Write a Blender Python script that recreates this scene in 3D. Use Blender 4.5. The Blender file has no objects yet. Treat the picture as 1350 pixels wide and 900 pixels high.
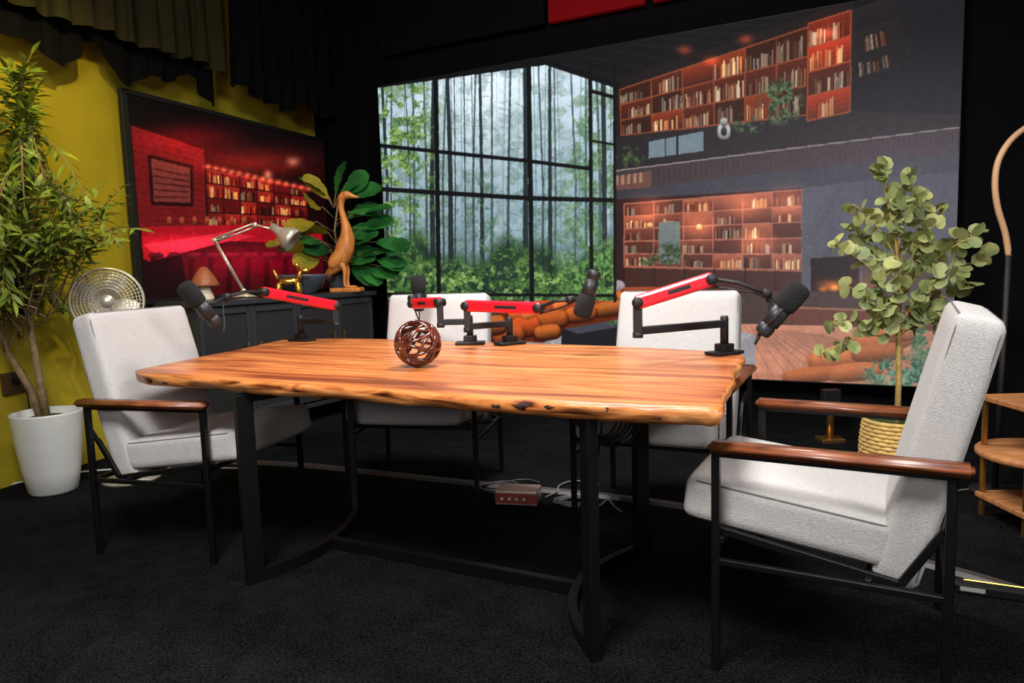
import bpy, bmesh, math, random
import numpy as np
from mathutils import Matrix, Vector, noise
random.seed(7); np.random.seed(7)
scene=bpy.context.scene
scene.view_settings.view_transform='Standard'
COL=bpy.context.collection

# ------------------------------------------------------------------ materials
def s2l(c):
    return tuple(((v/255)/12.92 if v/255<=.04045 else ((v/255+.055)/1.055)**2.4) for v in c)
def mat(name,rgb,rough=.5,metal=0,var=0,vscale=8,bump=0,bscale=60,stretch=(1,1,1),emit=None,estr=0,rgb2=None,coat=0,spec=None,trans=0):
    m=bpy.data.materials.new(name); m.use_nodes=True; nt=m.node_tree; N=nt.nodes; L=nt.links
    b=N['Principled BSDF']; c=s2l(rgb)+(1,)
    b.inputs['Base Color'].default_value=c; b.inputs['Roughness'].default_value=rough; b.inputs['Metallic'].default_value=metal
    if coat: b.inputs['Coat Weight'].default_value=coat; b.inputs['Coat Roughness'].default_value=.15
    if spec is not None: b.inputs['Specular IOR Level'].default_value=spec
    tc=N.new('ShaderNodeTexCoord'); mp=N.new('ShaderNodeMapping'); mp.inputs['Scale'].default_value=stretch
    L.new(tc.outputs['Object'],mp.inputs['Vector'])
    if var or rgb2:
        n=N.new('ShaderNodeTexNoise'); n.inputs['Scale'].default_value=vscale; n.inputs['Detail'].default_value=6
        L.new(mp.outputs[0],n.inputs['Vector'])
        r=N.new('ShaderNodeValToRGB'); r.color_ramp.elements[0].position=.32; r.color_ramp.elements[1].position=.68
        if rgb2: r.color_ramp.elements[0].color=s2l(rgb2)+(1,); r.color_ramp.elements[1].color=c
        else:
            r.color_ramp.elements[0].color=tuple(v*(1-var) for v in c[:3])+(1,)
            r.color_ramp.elements[1].color=tuple(min(1,v*(1+var)) for v in c[:3])+(1,)
        L.new(n.outputs['Fac'],r.inputs[0]); L.new(r.outputs[0],b.inputs['Base Color'])
    if bump:
        n2=N.new('ShaderNodeTexNoise'); n2.inputs['Scale'].default_value=bscale; n2.inputs['Detail'].default_value=3
        L.new(mp.outputs[0],n2.inputs['Vector'])
        bp=N.new('ShaderNodeBump'); bp.inputs['Strength'].default_value=bump; bp.inputs['Distance'].default_value=.01
        L.new(n2.outputs['Fac'],bp.inputs['Height']); L.new(bp.outputs[0],b.inputs['Normal'])
    if emit: b.inputs['Emission Color'].default_value=s2l(emit)+(1,); b.inputs['Emission Strength'].default_value=estr
    return m
M_BLACK=mat('black_metal',(16,15,16),.4,.4,bump=.05)
M_MATTE=mat('matte_black',(13,13,14),.6)
M_RUB=mat('mic_foam',(19,19,20),.95,bump=.9,bscale=350)
M_MIC=mat('mic_body',(40,40,42),.45,.3)
M_RED=mat('red_anodised',(204,20,40),.35,.1,coat=.3)
M_FAB=mat('offwhite_linen',(190,186,183),.95,var=.12,vscale=220,bump=.5,bscale=420,spec=.15)
M_SEAM=mat('seam_piping',(108,104,100),.95)
M_ARM=mat('walnut_arm',(146,82,48),.35,stretch=(3,22,22),vscale=3,rgb2=(84,42,24),coat=.3)
M_WALLY=mat('mustard_paint',(160,142,30),.85,var=.08,vscale=3,bump=.08,bscale=30,spec=.25)
M_WALLB=mat('black_paint',(13,12,15),.9,bump=.05,spec=.1)
M_CEIL=mat('black_ceiling',(9,9,11),.9,spec=.1)
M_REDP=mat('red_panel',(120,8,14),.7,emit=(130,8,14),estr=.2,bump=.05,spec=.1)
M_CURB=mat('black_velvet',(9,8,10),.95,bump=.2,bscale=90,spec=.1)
M_CURO=mat('olive_drape',(44,40,20),.95,var=.15,bump=.2,bscale=90,spec=.15)
M_WHITE=mat('white_ceramic',(205,205,200),.35,var=.02)
M_SOIL=mat('moss_soil',(58,72,26),.95,var=.4,vscale=60,bump=1,bscale=80)
M_BARK=mat('trunk_bark',(128,106,72),.85,var=.3,vscale=30,bump=.5,bscale=60)
M_BARK2=mat('pale_trunk',(186,156,88),.8,var=.2,vscale=30,bump=.4)
M_GOLD=mat('polished_gold',(230,176,80),.22,.9)
M_BRASS=mat('brass',(180,140,76),.3,.9)
M_CHROME=mat('brushed_nickel',(214,206,190),.32,.6)
M_DUCK=mat('carved_oak',(226,150,74),.45,stretch=(1,1,.25),vscale=24,rgb2=(178,104,44))
M_TAN=mat('tan_oak',(190,130,80),.5,stretch=(1,8,1),vscale=6,rgb2=(150,95,55))
M_BASK=mat('woven_straw',(204,168,98),.8,var=.2,vscale=50)
M_BALL=mat('lacquered_rattan',(100,40,24),.2,coat=.6,rgb2=(50,18,12),vscale=14)
M_WIRE=mat('grey_cable',(120,120,120),.5); M_WIREB=mat('black_cable',(10,10,10),.5)
M_WIREW=mat('white_cable',(200,200,195),.5)
M_CAB=mat('charcoal_wood',(42,46,53),.5,var=.12,stretch=(2,14,14),vscale=4)
M_BOWL=mat('dark_stoneware',(76,82,92),.4,var=.2,vscale=20)
M_CAP=mat('mushroom_cap',(150,84,56),.5,var=.1,vscale=20)
M_STEM=mat('mushroom_stem',(214,200,180),.6)
M_GREY=mat('silver_box',(206,184,178),.35,.4)
M_FRONT=mat('interface_front',(130,56,46),.4)
M_OUT=mat('outlet_brown',(70,44,20),.5)

def leafmat(name,a,b,scale=5,rough=.45):
    m=mat(name,a,rough,rgb2=b,vscale=scale)
    m.node_tree.nodes['Principled BSDF'].inputs['Specular IOR Level'].default_value=.4
    nt=m.node_tree; p=nt.nodes['Principled BSDF']; out=nt.nodes['Material Output']
    tr=nt.nodes.new('ShaderNodeBsdfTranslucent'); mx=nt.nodes.new('ShaderNodeMixShader'); mx.inputs[0].default_value=.2
    src=p.inputs['Base Color'].links[0].from_socket; nt.links.new(src,tr.inputs['Color'])
    nt.links.new(p.outputs[0],mx.inputs[1]); nt.links.new(tr.outputs[0],mx.inputs[2]); nt.links.new(mx.outputs[0],out.inputs['Surface'])
    return m
M_L1=leafmat('money_tree_leaf',(146,160,58),(40,70,26),9)
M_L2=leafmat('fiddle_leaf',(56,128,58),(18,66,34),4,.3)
M_L2y=leafmat('fiddle_leaf_lit_yellow',(186,156,48),(96,118,40),5,.3)  # yellow light on the left leaves is put into their colour
M_L3=leafmat('eucalyptus_leaf',(186,186,120),(112,132,82),9)

def table_mat():
    m=bpy.data.materials.new('live_edge_acacia'); m.use_nodes=True; nt=m.node_tree; N=nt.nodes; L=nt.links; b=N['Principled BSDF']
    tc=N.new('ShaderNodeTexCoord')
    def mapped(sc,rot=0):
        mp=N.new('ShaderNodeMapping'); mp.inputs['Scale'].default_value=sc; L.new(tc.outputs['Object'],mp.inputs[0]); return mp.outputs[0]
    n=N.new('ShaderNodeTexNoise'); n.inputs['Scale'].default_value=2.2; n.inputs['Detail'].default_value=10; n.inputs['Distortion'].default_value=1.6; L.new(mapped((.55,4.5,4.5)),n.inputs[0])
    r=N.new('ShaderNodeValToRGB'); e=r.color_ramp.elements
    e[0].position=.30; e[0].color=s2l((112,54,26))+(1,); e[1].position=.74; e[1].color=s2l((222,150,88))+(1,)
    k=e.new(.42); k.color=s2l((162,86,42))+(1,); k=e.new(.56); k.color=s2l((196,116,60))+(1,)
    L.new(n.outputs['Fac'],r.inputs[0])
    n2=N.new('ShaderNodeTexNoise'); n2.inputs['Scale'].default_value=3; n2.inputs['Detail'].default_value=5; L.new(mapped((1.5,70,70)),n2.inputs[0])
    mx=N.new('ShaderNodeMixRGB'); mx.blend_type='OVERLAY'; mx.inputs[0].default_value=.5; L.new(r.outputs[0],mx.inputs[1]); L.new(n2.outputs['Fac'],mx.inputs[2])
    v=N.new('ShaderNodeTexVoronoi'); v.inputs['Scale'].default_value=1.5; L.new(mapped((1.4,5,5)),v.inputs[0])
    r2=N.new('ShaderNodeValToRGB'); r2.color_ramp.elements[0].position=.03; r2.color_ramp.elements[0].color=(.14,.06,.03,1); r2.color_ramp.elements[1].position=.1; r2.color_ramp.elements[1].color=(1,1,1,1)
    L.new(v.outputs['Distance'],r2.inputs[0])
    mx2=N.new('ShaderNodeMixRGB'); mx2.blend_type='MULTIPLY'; mx2.inputs[0].default_value=.7; L.new(mx.outputs[0],mx2.inputs[1]); L.new(r2.outputs[0],mx2.inputs[2])
    ge=N.new('ShaderNodeNewGeometry'); sp=N.new('ShaderNodeSeparateXYZ'); L.new(ge.outputs['Normal'],sp.inputs[0])
    mr=N.new('ShaderNodeMapRange'); mr.inputs['From Min'].default_value=.93; mr.inputs['From Max'].default_value=.6; L.new(sp.outputs['Z'],mr.inputs['Value'])
    n4=N.new('ShaderNodeTexNoise'); n4.inputs['Scale'].default_value=5; n4.inputs['Detail'].default_value=7; n4.inputs['Distortion'].default_value=.8; L.new(mapped((1,1,7)),n4.inputs[0])
    r4=N.new('ShaderNodeValToRGB'); q=r4.color_ramp.elements; q[0].position=.33; q[0].color=s2l((60,26,10))+(1,); q[1].position=.7; q[1].color=s2l((232,162,98))+(1,)
    k=q.new(.39); k.color=s2l((146,76,34))+(1,); k=q.new(.5); k.color=s2l((206,126,66))+(1,)
    L.new(n4.outputs['Fac'],r4.inputs[0])
    mx3=N.new('ShaderNodeMixRGB'); L.new(mr.outputs[0],mx3.inputs[0]); L.new(mx2.outputs[0],mx3.inputs[1]); L.new(r4.outputs[0],mx3.inputs[2])
    L.new(mx3.outputs[0],b.inputs['Base Color'])
    b.inputs['Roughness'].default_value=.38; b.inputs['Coat Weight'].default_value=.15; b.inputs['Coat Roughness'].default_value=.25
    ad=N.new('ShaderNodeMath'); ad.operation='MULTIPLY_ADD'; L.new(mr.outputs[0],ad.inputs[0]); L.new(n4.outputs['Fac'],ad.inputs[1]); L.new(n2.outputs['Fac'],ad.inputs[2])
    bp=N.new('ShaderNodeBump'); bp.inputs['Strength'].default_value=.12; bp.inputs['Distance'].default_value=.01; L.new(ad.outputs[0],bp.inputs['Height']); L.new(bp.outputs[0],b.inputs['Normal'])
    return m
M_TABLE=table_mat()
def carpet_mat():
    m=bpy.data.materials.new('black_carpet'); m.use_nodes=True; nt=m.node_tree; N=nt.nodes; L=nt.links; b=N['Principled BSDF']
    tc=N.new('ShaderNodeTexCoord')
    n=N.new('ShaderNodeTexNoise'); n.inputs['Scale'].default_value=120; n.inputs['Detail'].default_value=4; L.new(tc.outputs['Object'],n.inputs[0])
    n3=N.new('ShaderNodeTexNoise'); n3.inputs['Scale'].default_value=11; n3.inputs['Detail'].default_value=8; n3.inputs['Roughness'].default_value=.7; L.new(tc.outputs['Object'],n3.inputs[0])
    a=N.new('ShaderNodeMath'); a.operation='MULTIPLY_ADD'; a.inputs[1].default_value=.45; L.new(n3.outputs['Fac'],a.inputs[0]); L.new(n.outputs['Fac'],a.inputs[2])
    r=N.new('ShaderNodeValToRGB'); r.color_ramp.elements[0].position=.55; r.color_ramp.elements[0].color=(.0008,.0008,.001,1); r.color_ramp.elements[1].position=.95; r.color_ramp.elements[1].color=(.017,.0175,.0205,1)
    L.new(a.outputs[0],r.inputs[0])
    v=N.new('ShaderNodeTexVoronoi'); v.inputs['Scale'].default_value=30; L.new(tc.outputs['Object'],v.inputs[0])
    lt=N.new('ShaderNodeMath'); lt.operation='LESS_THAN'; lt.inputs[1].default_value=.05; L.new(v.outputs['Distance'],lt.inputs[0])
    mx=N.new('ShaderNodeMixRGB'); mx.inputs[2].default_value=(.05,.05,.055,1); L.new(lt.outputs[0],mx.inputs[0]); L.new(r.outputs[0],mx.inputs[1])
    L.new(mx.outputs[0],b.inputs['Base Color']); b.inputs['Roughness'].default_value=.95; b.inputs['Specular IOR Level'].default_value=.04
    bp=N.new('ShaderNodeBump'); bp.inputs['Strength'].default_value=1; bp.inputs['Distance'].default_value=.015; L.new(n.outputs['Fac'],bp.inputs['Height']); L.new(bp.outputs[0],b.inputs['Normal'])
    return m
M_CARPET=carpet_mat()
def mesh_mat():
    m=bpy.data.materials.new('perforated_door'); m.use_nodes=True; nt=m.node_tree; N=nt.nodes; L=nt.links; b=N['Principled BSDF']
    tc=N.new('ShaderNodeTexCoord'); mp=N.new('ShaderNodeMapping'); mp.inputs['Rotation'].default_value=(0,math.radians(45),0); L.new(tc.outputs['Object'],mp.inputs[0])
    c=N.new('ShaderNodeTexChecker'); c.inputs['Scale'].default_value=110; c.inputs[1].default_value=(.035,.036,.042,1); c.inputs[2].default_value=(.004,.004,.005,1)
    L.new(mp.outputs[0],c.inputs[0]); L.new(c.outputs[0],b.inputs['Base Color']); b.inputs['Roughness'].default_value=.5
    return m
M_MESH=mesh_mat()

# ------------------------------------------------------------------ geometry helpers
def empty(name,loc=(0,0,0),rz=0):
    e=bpy.data.objects.new(name,None); e.location=loc; e.rotation_euler=(0,0,rz); e.empty_display_size=.1; COL.objects.link(e); return e
def mk(name,bm,m,parent=None,smooth=True,loc=None,rot=None):
    bmesh.ops.recalc_face_normals(bm,faces=bm.faces)
    me=bpy.data.meshes.new(name); bm.to_mesh(me); bm.free()
    ms=m if isinstance(m,(list,tuple)) else [m]
    for k in ms: me.materials.append(k)
    if smooth: me.shade_smooth()
    o=bpy.data.objects.new(name,me); COL.objects.link(o)
    if loc is not None: o.location=loc
    if rot is not None: o.rotation_euler=rot
    if parent is not None: o.parent=parent
    return o
def box(name,size,loc,m,parent=None,rot=(0,0,0),bev=.004,seg=2):
    bm=bmesh.new(); bmesh.ops.create_cube(bm,size=1); bmesh.ops.scale(bm,vec=size,verts=bm.verts)
    if bev: bmesh.ops.bevel(bm,geom=bm.edges[:],offset=min(bev,min(size)*.45),segments=seg,profile=.5,affect='EDGES')
    return mk(name,bm,m,parent,False,loc,rot)
def bar(name,a,b,w,h,m,parent=None,bev=.003,up=(0,0,1)):
    a=Vector(a);b=Vector(b);d=b-a;ln=d.length;x=d/ln;u=Vector(up)
    if abs(x.dot(u))>.98: u=Vector((1,0,0))
    y=u.cross(x).normalized(); z=x.cross(y)
    R=Matrix((x,y,z)).transposed().to_euler()
    return box(name,(ln,w,h),(a+b)/2,m,parent,R,bev)
def sweep(bm,pts,r,sides=8,cyc=False,caps=True,mi=0):
    pts=[Vector(p) for p in pts]; n=len(pts); rs=r if isinstance(r,(list,tuple)) else [r]*n
    rings=[]; prev=None
    for i,p in enumerate(pts):
        if cyc: t=(pts[(i+1)%n]-pts[i-1])
        else: t=pts[min(i+1,n-1)]-pts[max(i-1,0)]
        t.normalize()
        if prev is None:
            u=Vector((0,0,1)) if abs(t.z)<.9 else Vector((1,0,0)); a=t.cross(u).normalized()
        else:
            a=prev-t*prev.dot(t)
            if a.length<1e-6: a=t.orthogonal()
            a.normalize()
        prev=a; b=t.cross(a)
        rings.append([bm.verts.new(p+(a*math.cos(2*math.pi*k/sides)+b*math.sin(2*math.pi*k/sides))*rs[i]) for k in range(sides)])
    m=n if cyc else n-1
    for i in range(m):
        A=rings[i];B=rings[(i+1)%n]
        for k in range(sides):
            f=bm.faces.new((A[k],A[(k+1)%sides],B[(k+1)%sides],B[k])); f.material_index=mi
    if caps and not cyc:
        bm.faces.new(rings[0][::-1]).material_index=mi; bm.faces.new(rings[-1]).material_index=mi
def tube(name,pts,r,m,parent=None,sides=10,cyc=False):
    bm=bmesh.new(); sweep(bm,pts,r,sides,cyc); return mk(name,bm,m,parent)
def crv(P,k=6):
    P=[Vector(p) for p in P]; out=[]
    for i in range(len(P)-1):
        a=P[max(i-1,0)];b=P[i];c=P[i+1];d=P[min(i+2,len(P)-1)]
        for j in range(k):
            t=j/k; out.append(.5*((2*b)+(c-a)*t+(2*a-5*b+4*c-d)*t*t+(3*b-a-3*c+d)*t**3))
    out.append(P[-1]); return out
def lathe(name,prof,m,parent=None,loc=(0,0,0),rot=(0,0,0),seg=36):
    bm=bmesh.new(); rings=[]
    for (r,z) in prof:
        if r<1e-5: rings.append([bm.verts.new((0,0,z))])
        else: rings.append([bm.verts.new((r*math.cos(2*math.pi*k/seg),r*math.sin(2*math.pi*k/seg),z)) for k in range(seg)])
    for A,B in zip(rings,rings[1:]):
        for k in range(seg):
            k2=(k+1)%seg
            if len(A)==1 and len(B)==1: continue
            if len(A)==1: bm.faces.new((A[0],B[k2],B[k]))
            elif len(B)==1: bm.faces.new((A[k],A[k2],B[0]))
            else: bm.faces.new((A[k],A[k2],B[k2],B[k]))
    o=mk(name,bm,m,parent,True,loc,rot); 
    return o
def axis_rot(d):
    return Vector(d).to_track_quat('Z','Y').to_euler()
def lathe_ab(name,a,b,prof,m,parent,seg=28):
    a=Vector(a);b=Vector(b);L=(b-a).length
    return lathe(name,[(r,t*L) for r,t in prof],m,parent,a,axis_rot(b-a),seg)
def cushion(name,half,loc,m,parent,rot=(0,0,0),r=.035,puff=.012,cuts=16):
    bm=bmesh.new(); bmesh.ops.create_cube(bm,size=2); bmesh.ops.subdivide_edges(bm,edges=bm.edges[:],cuts=cuts,use_grid_fill=True)
    H=Vector(half)
    for v in bm.verts:
        p=Vector([math.sin(c*math.pi/2)*h for c,h in zip(v.co,H)])
        inn=Vector([max(-h+r,min(h-r,c)) for c,h in zip(p,H)]); d=p-inn
        if d.length>1e-7: d=d.normalized()*r
        q=inn+d
        s=Vector([c/h for c,h in zip(q,H)])
        k=min(range(3),key=lambda i:H[i])
        o=[i for i in range(3) if i!=k]
        f=(1-s[o[0]]**2)*(1-s[o[1]]**2)
        q[k]+=puff*f*(1 if q[k]>0 else -1)
        q[o[0]]+=puff*.5*(1-s[o[1]]**2)*(s[o[0]])
        v.co=q
    return mk(name,bm,m,parent,True,loc,rot)
def rim(name,half,off,ax,m,parent,loc,rot,r=.003,cr=.04):
    o=[i for i in range(3) if i!=ax]; A=half[o[0]]-.006;B=half[o[1]]-.006; pts=[]
    for cx,cy,a0 in ((1,1,0),(-1,1,90),(-1,-1,180),(1,-1,270)):
        for k in range(6):
            a=math.radians(a0+k*18); q=[0,0,0]
            q[o[0]]=cx*(A-cr)+cr*math.cos(a); q[o[1]]=cy*(B-cr)+cr*math.sin(a); q[ax]=off; pts.append(q)
    ob=tube(name,pts,r,m,parent,6,True); ob.location=loc; ob.rotation_euler=rot; return ob

# ------------------------------------------------------------------ flat artwork (vertex coloured panels)
def homog(src,dst):
    A=[];B=[]
    for (x,y),(u,v) in zip(src,dst):
        A.append([x,y,1,0,0,0,-u*x,-u*y]);B.append(u); A.append([0,0,0,x,y,1,-v*x,-v*y]);B.append(v)
    h=np.linalg.solve(np.array(A,float),np.array(B,float)); return np.append(h,1).reshape(3,3)
class Art:
    def __init__(s,w,h,quad):
        s.w,s.h=w,h; s.H=homog(quad,[(0,0),(w-1,0),(w-1,h-1),(0,h-1)]); Hi=np.linalg.inv(s.H)
        X,Y=np.meshgrid(np.arange(w),np.arange(h)); q=np.einsum('ij,jkl->ikl',Hi,np.stack([X,Y,np.ones_like(X)]).astype(float))
        s.PX=q[0]/q[2]; s.PY=q[1]/q[2]; s.img=np.zeros((h,w,3))
    def T(s,p):
        q=s.H@np.array([p[0],p[1],1.0]); return q[0]/q[2],q[1]/q[2]
    def mask(s,pts):
        P=[s.T(p) for p in pts]; xs=[p[0] for p in P]; ys=[p[1] for p in P]
        x0=max(0,int(min(xs)));x1=min(s.w,int(max(xs))+2);y0=max(0,int(min(ys)));y1=min(s.h,int(max(ys))+2)
        if x1<=x0 or y1<=y0: return None
        X,Y=np.meshgrid(np.arange(x0,x1),np.arange(y0,y1)); ins=np.zeros(X.shape,bool); n=len(P)
        for i in range(n):
            xa,ya=P[i];xb,yb=P[(i+1)%n]
            if ya==yb: continue
            c=((ya>Y)!=(yb>Y))&(X<(xb-xa)*(Y-ya)/(yb-ya)+xa); ins^=c
        return (slice(y0,y1),slice(x0,x1)),ins
    def full(s,pts):
        M=np.zeros((s.h,s.w),bool); r=s.mask(pts)
        if r: M[r[0]]=r[1]
        return M
    def poly(s,pts,col,a=1.0):
        r=s.mask(pts)
        if r is None: return
        sl,ins=r; sub=s.img[sl]
        c=col[sl] if isinstance(col,np.ndarray) and col.ndim==3 else np.array(col,float)
        al=(ins*a)[...,None]; s.img[sl]=sub*(1-al)+c*al
    def line(s,a,b,w,col,al=1.0):
        a=np.array(a,float);b=np.array(b,float);d=b-a;n=np.array([-d[1],d[0]])/(np.hypot(*d)+1e-9)*w/2
        s.poly([a+n,b+n,b-n,a-n],col,al)
    def glow(s,cx,cy,rx,ry,col,a):
        g=np.exp(-(((s.PX-cx)/rx)**2+((s.PY-cy)/ry)**2))[...,None]*a
        s.img=s.img+np.array(col,float)*g
    def puff(s,cx,cy,rx,ry,col,rot=0,dark=.35,p=2.6):
        c,sn=math.cos(rot),math.sin(rot); dx=s.PX-cx;dy=s.PY-cy; u=(dx*c+dy*sn)/rx; v=(-dx*sn+dy*c)/ry
        d=np.abs(u)**p+np.abs(v)**p; M=np.clip((1-d)*5,0,1)[...,None]
        sh=np.clip(1-(1-dark)*np.clip((v+.35)/1.35,0,1)**1.2-.8*np.clip(np.abs(u)-.72,0,1),0,1.2)[...,None]
        s.img=s.img*(1-M)+np.array(col,float)*sh*M
    def tex(s,region,thr,soft,nz,cols,alpha=1):
        m=np.clip((nz-thr)/soft,0,1)*region*alpha; k=s.noise(3,2); k=(k-k.min())/(k.max()-k.min()); k=np.clip((k-.25)*2,0,1)[...,None]
        c=np.array(cols[0])*(1-k)+np.array(cols[1])*k; s.img=s.img*(1-m[...,None])+c*m[...,None]
    def noise(s,sc,oct=4,ax=1,ay=1):
        out=np.zeros((s.h,s.w)); amp=1;tot=0
        for o in range(oct):
            f=sc/2**o; gx=s.PX/f/ax; gy=s.PY/f/ay; gx=gx-gx.min();gy=gy-gy.min()
            g=np.random.rand(int(gy.max())+3,int(gx.max())+3); ix=gx.astype(int);iy=gy.astype(int);fx=gx-ix;fy=gy-iy
            fx=fx*fx*(3-2*fx);fy=fy*fy*(3-2*fy)
            out+=amp*((g[iy,ix]*(1-fx)+g[iy,ix+1]*fx)*(1-fy)+(g[iy+1,ix]*(1-fx)+g[iy+1,ix+1]*fx)*fy); tot+=amp; amp*=.62
        return out/tot
    def blur(s,n=1):
        for _ in range(n):
            p=np.pad(s.img,((1,1),(1,1),(0,0)),'edge'); s.img=(p[:-2,1:-1]+p[2:,1:-1]+p[1:-1,:-2]+p[1:-1,2:]+p[1:-1,1:-1]*3)/7
def bil(q,u,v):
    (a,b,c,d)=[np.array(p,float) for p in q]; return (a*(1-u)+b*u)*(1-v)+(d*(1-u)+c*u)*v
def bookshelf(A,q,rows,cols,back,frame,pal,fill=.8,glow=(225,90,45),gp=.3,fw=2.2,light=.6):
    A.poly(q,back)
    for r in range(rows):
        for c in range(cols):
            u0,u1=c/cols,(c+1)/cols;v0,v1=r/rows,(r+1)/rows; g=random.random(); k=1.0 if g<gp else (.45 if g<.7 else .12)
            for s in range(5):
                a0=v0+(v1-v0)*s/5;a1=v0+(v1-v0)*(s+1)/5
                A.poly([bil(q,u0,a0),bil(q,u1,a0),bil(q,u1,a1),bil(q,u0,a1)],glow,k*light*(1-s*.17))
            if random.random()<fill:
                W=np.hypot(*(bil(q,u1,v0)-bil(q,u0,v0))); x=u0+.35/cols*random.random()*random.random(); end=u0+(u1-u0)*random.uniform(.6,1)
                hb=random.uniform(.5,.68)
                while x<end:
                    bw=random.uniform(1.3,3.2)/W*(u1-u0); hh=hb+random.uniform(-.1,.14); vt=v1-(v1-v0)*hh
                    sh=random.uniform(.6,1.05)*(.7+.35*k)
                    col=tuple(cc*sh for cc in random.choice(pal)); col=(min(255,col[0]+30*k),col[1],col[2]*(1-.2*k))
                    if random.random()<.95: A.poly([bil(q,x,vt),bil(q,x+bw*.86,vt),bil(q,x+bw*.86,v1),bil(q,x,v1)],col)
                    x+=bw
    for r in range(rows+1): A.line(bil(q,0,r/rows),bil(q,1,r/rows),fw,frame)
    for c in range(cols+1): A.line(bil(q,c/cols,0),bil(q,c/cols,1),fw*.8,frame)

def paint_mural():
    A=Art(1060,600,[(500,115),(1270,-22),(1258,508),(515,480)])
    PX,PY=A.PX,A.PY; n1=A.noise(60);n2=A.noise(14);n3=A.noise(4,2)
    # ---- forest
    t=np.clip((PY-100)/290,0,1)[...,None]
    A.img=np.array([208,228,240])*(1-t)+np.array([104,134,144])*t
    A.img*=(.88+.22*n1[...,None]); A.glow(645,135,60,80,(40,34,26),.8)
    def trunks(n,w0,w1,col,al):
        for i in range(n):
            x=500+315*(i+random.uniform(.05,.95))/n; w=random.uniform(w0,w1); d=random.uniform(-7,7); f=random.uniform(.85,1.15); c=tuple(v*f for v in col)
            m=random.uniform(-2,2)
            A.poly([(x-w*.3+d,70),(x+w*.3+d,70),(x+w*.4+m,240),(x+w*.55,400),(x-w*.55,400),(x-w*.4+m,240)],c,al)
    def twigs(n,col,al=.5):
        for i in range(n):
            x=random.uniform(505,812);y=random.uniform(95,330); L=random.uniform(5,16)*random.choice((-1,1)); A.line((x,y),(x+L,y+random.uniform(-5,4)),.8,col,al)
    trunks(26,1,2,(156,178,190),.7); A.tex(1,.55,.08,A.noise(20,5),[(134,158,164),(172,192,196)],.65)
    twigs(80,(120,142,150)); trunks(15,1.6,3,(104,126,136),.75)
    A.tex(np.clip((PY-130)/150,0,1),.51,.07,A.noise(15,5),[(76,104,98),(124,150,140)],.7)
    trunks(12,2.6,4.6,(58,74,80),.85); twigs(110,(62,78,84),.6)
    left=np.clip((592-PX)/40,0,1); right=np.clip((PX-715)/60,0,1)
    A.tex(np.maximum(left,right*.75)*np.clip((PY-70)/80,0,1),.49,.06,A.noise(12,5),[(50,84,52),(120,156,94)],.88)
    trunks(7,5,8,(34,42,44),.95); trunks(6,2,3,(40,50,52),.85)
    A.tex(left*np.clip((330-PY)/60,0,1),.53,.05,A.noise(10,5),[(56,92,46),(150,182,100)],.95)
    A.tex(np.clip(1-np.abs(PX-640)/30,0,1)*np.clip((PY-200)/60,0,1),.5,.06,A.noise(9,5),[(50,76,56),(100,130,96)],.8)
    b=np.clip((PY-(322+16*np.sin(PX/23)+8*np.sin(PX/9)))/22,0,1); A.img=A.img*(1-b[...,None]*.85)+np.array([24,42,30])*b[...,None]*.85
    A.tex(b,.44,.05,A.noise(9,5),[(36,66,36),(92,128,66)],.95); b2=np.clip((PY-342)/18,0,1); A.tex(b2,.53,.04,A.noise(8,4),[(64,100,48),(156,188,108)],.95)
    A.tex(np.clip((PX-725)/40,0,1)*np.clip((PY-295)/40,0,1),.48,.05,A.noise(9,4),[(42,78,42),(120,162,88)],.92)
    forest=A.img.copy()
    # ---- interior
    A.img[:]=np.array([26,25,28]); A.img*=(.75+.5*n1[...,None])
    A.poly([(722,82),(815,106),(1125,10),(1300,-30),(1300,-80),(722,-80)],(23,22,25))
    for i in range(8): A.line((735+i*34,82-i*8),(835+i*36,106-i*12),1.2,(38,37,42),.7)
    A.poly([(815,106),(1125,0),(1125,150),(815,225)],(34,27,27)); A.poly([(1172,-20),(1300,-40),(1300,170),(1120,160),(1120,100)],(32,30,34))
    A.poly([(815,178),(1125,145),(1264,150),(1264,200),(815,236)],(40,36,38))
    pal=[(236,214,186),(200,160,126),(130,66,46),(226,214,194),(100,56,44),(196,128,90),(160,148,136),(70,40,36),(120,98,86)]
    bookshelf(A,[(820,118),(1066,36),(1066,150),(822,178)],3,6,(46,26,22),(134,68,44),pal,.9,(190,66,36),.2,2.0)
    bookshelf(A,[(1066,32),(1122,14),(1122,146),(1066,158)],4,1,(64,32,25),(150,70,43),pal,.95,(210,62,34),.5,2.0,.7)
    bookshelf(A,[(1124,14),(1176,-4),(1200,80),(1124,104)],3,1,(30,28,30),(40,38,40),[tuple(v*.75 for v in c) for c in pal],.9,(60,50,50),0,1.2)
    for x,y in ((905,66),(985,52),(1092,44),(940,80)): A.glow(x,y,9,6,(205,66,34),.5)
    A.glow(1092,55,26,30,(80,14,8),.4)
    A.poly([(858,186),(930,172),(930,198),(858,208)],(110,126,136)); A.line((896,176),(896,206),3,(36,34,36)); A.line((880,182),(880,206),1.5,(50,48,50))
    def patch(x0,x1,y0,y1,cols,thr=.46,al=.95,sc=8):
        cx,cy=(x0+x1)/2,(y0+y1)/2; rg=np.clip(1.6-1.6*(((PX-cx)/((x1-x0)/2))**2+((PY-cy)/((y1-y0)/2))**2),0,1); A.tex(rg,thr,.06,A.noise(sc,4),cols,al)
    patch(808,855,190,222,[(34,46,30),(88,100,64)]); patch(1000,1064,98,168,[(30,42,30),(96,122,80)],.42); patch(965,1012,146,178,[(40,52,38),(90,108,80)])
    A.puff(957,172,9,11,(190,190,184),0,.5); A.puff(957,160,5,6,(170,170,164)); A.puff(957,172,4,6,(60,56,56))
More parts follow.
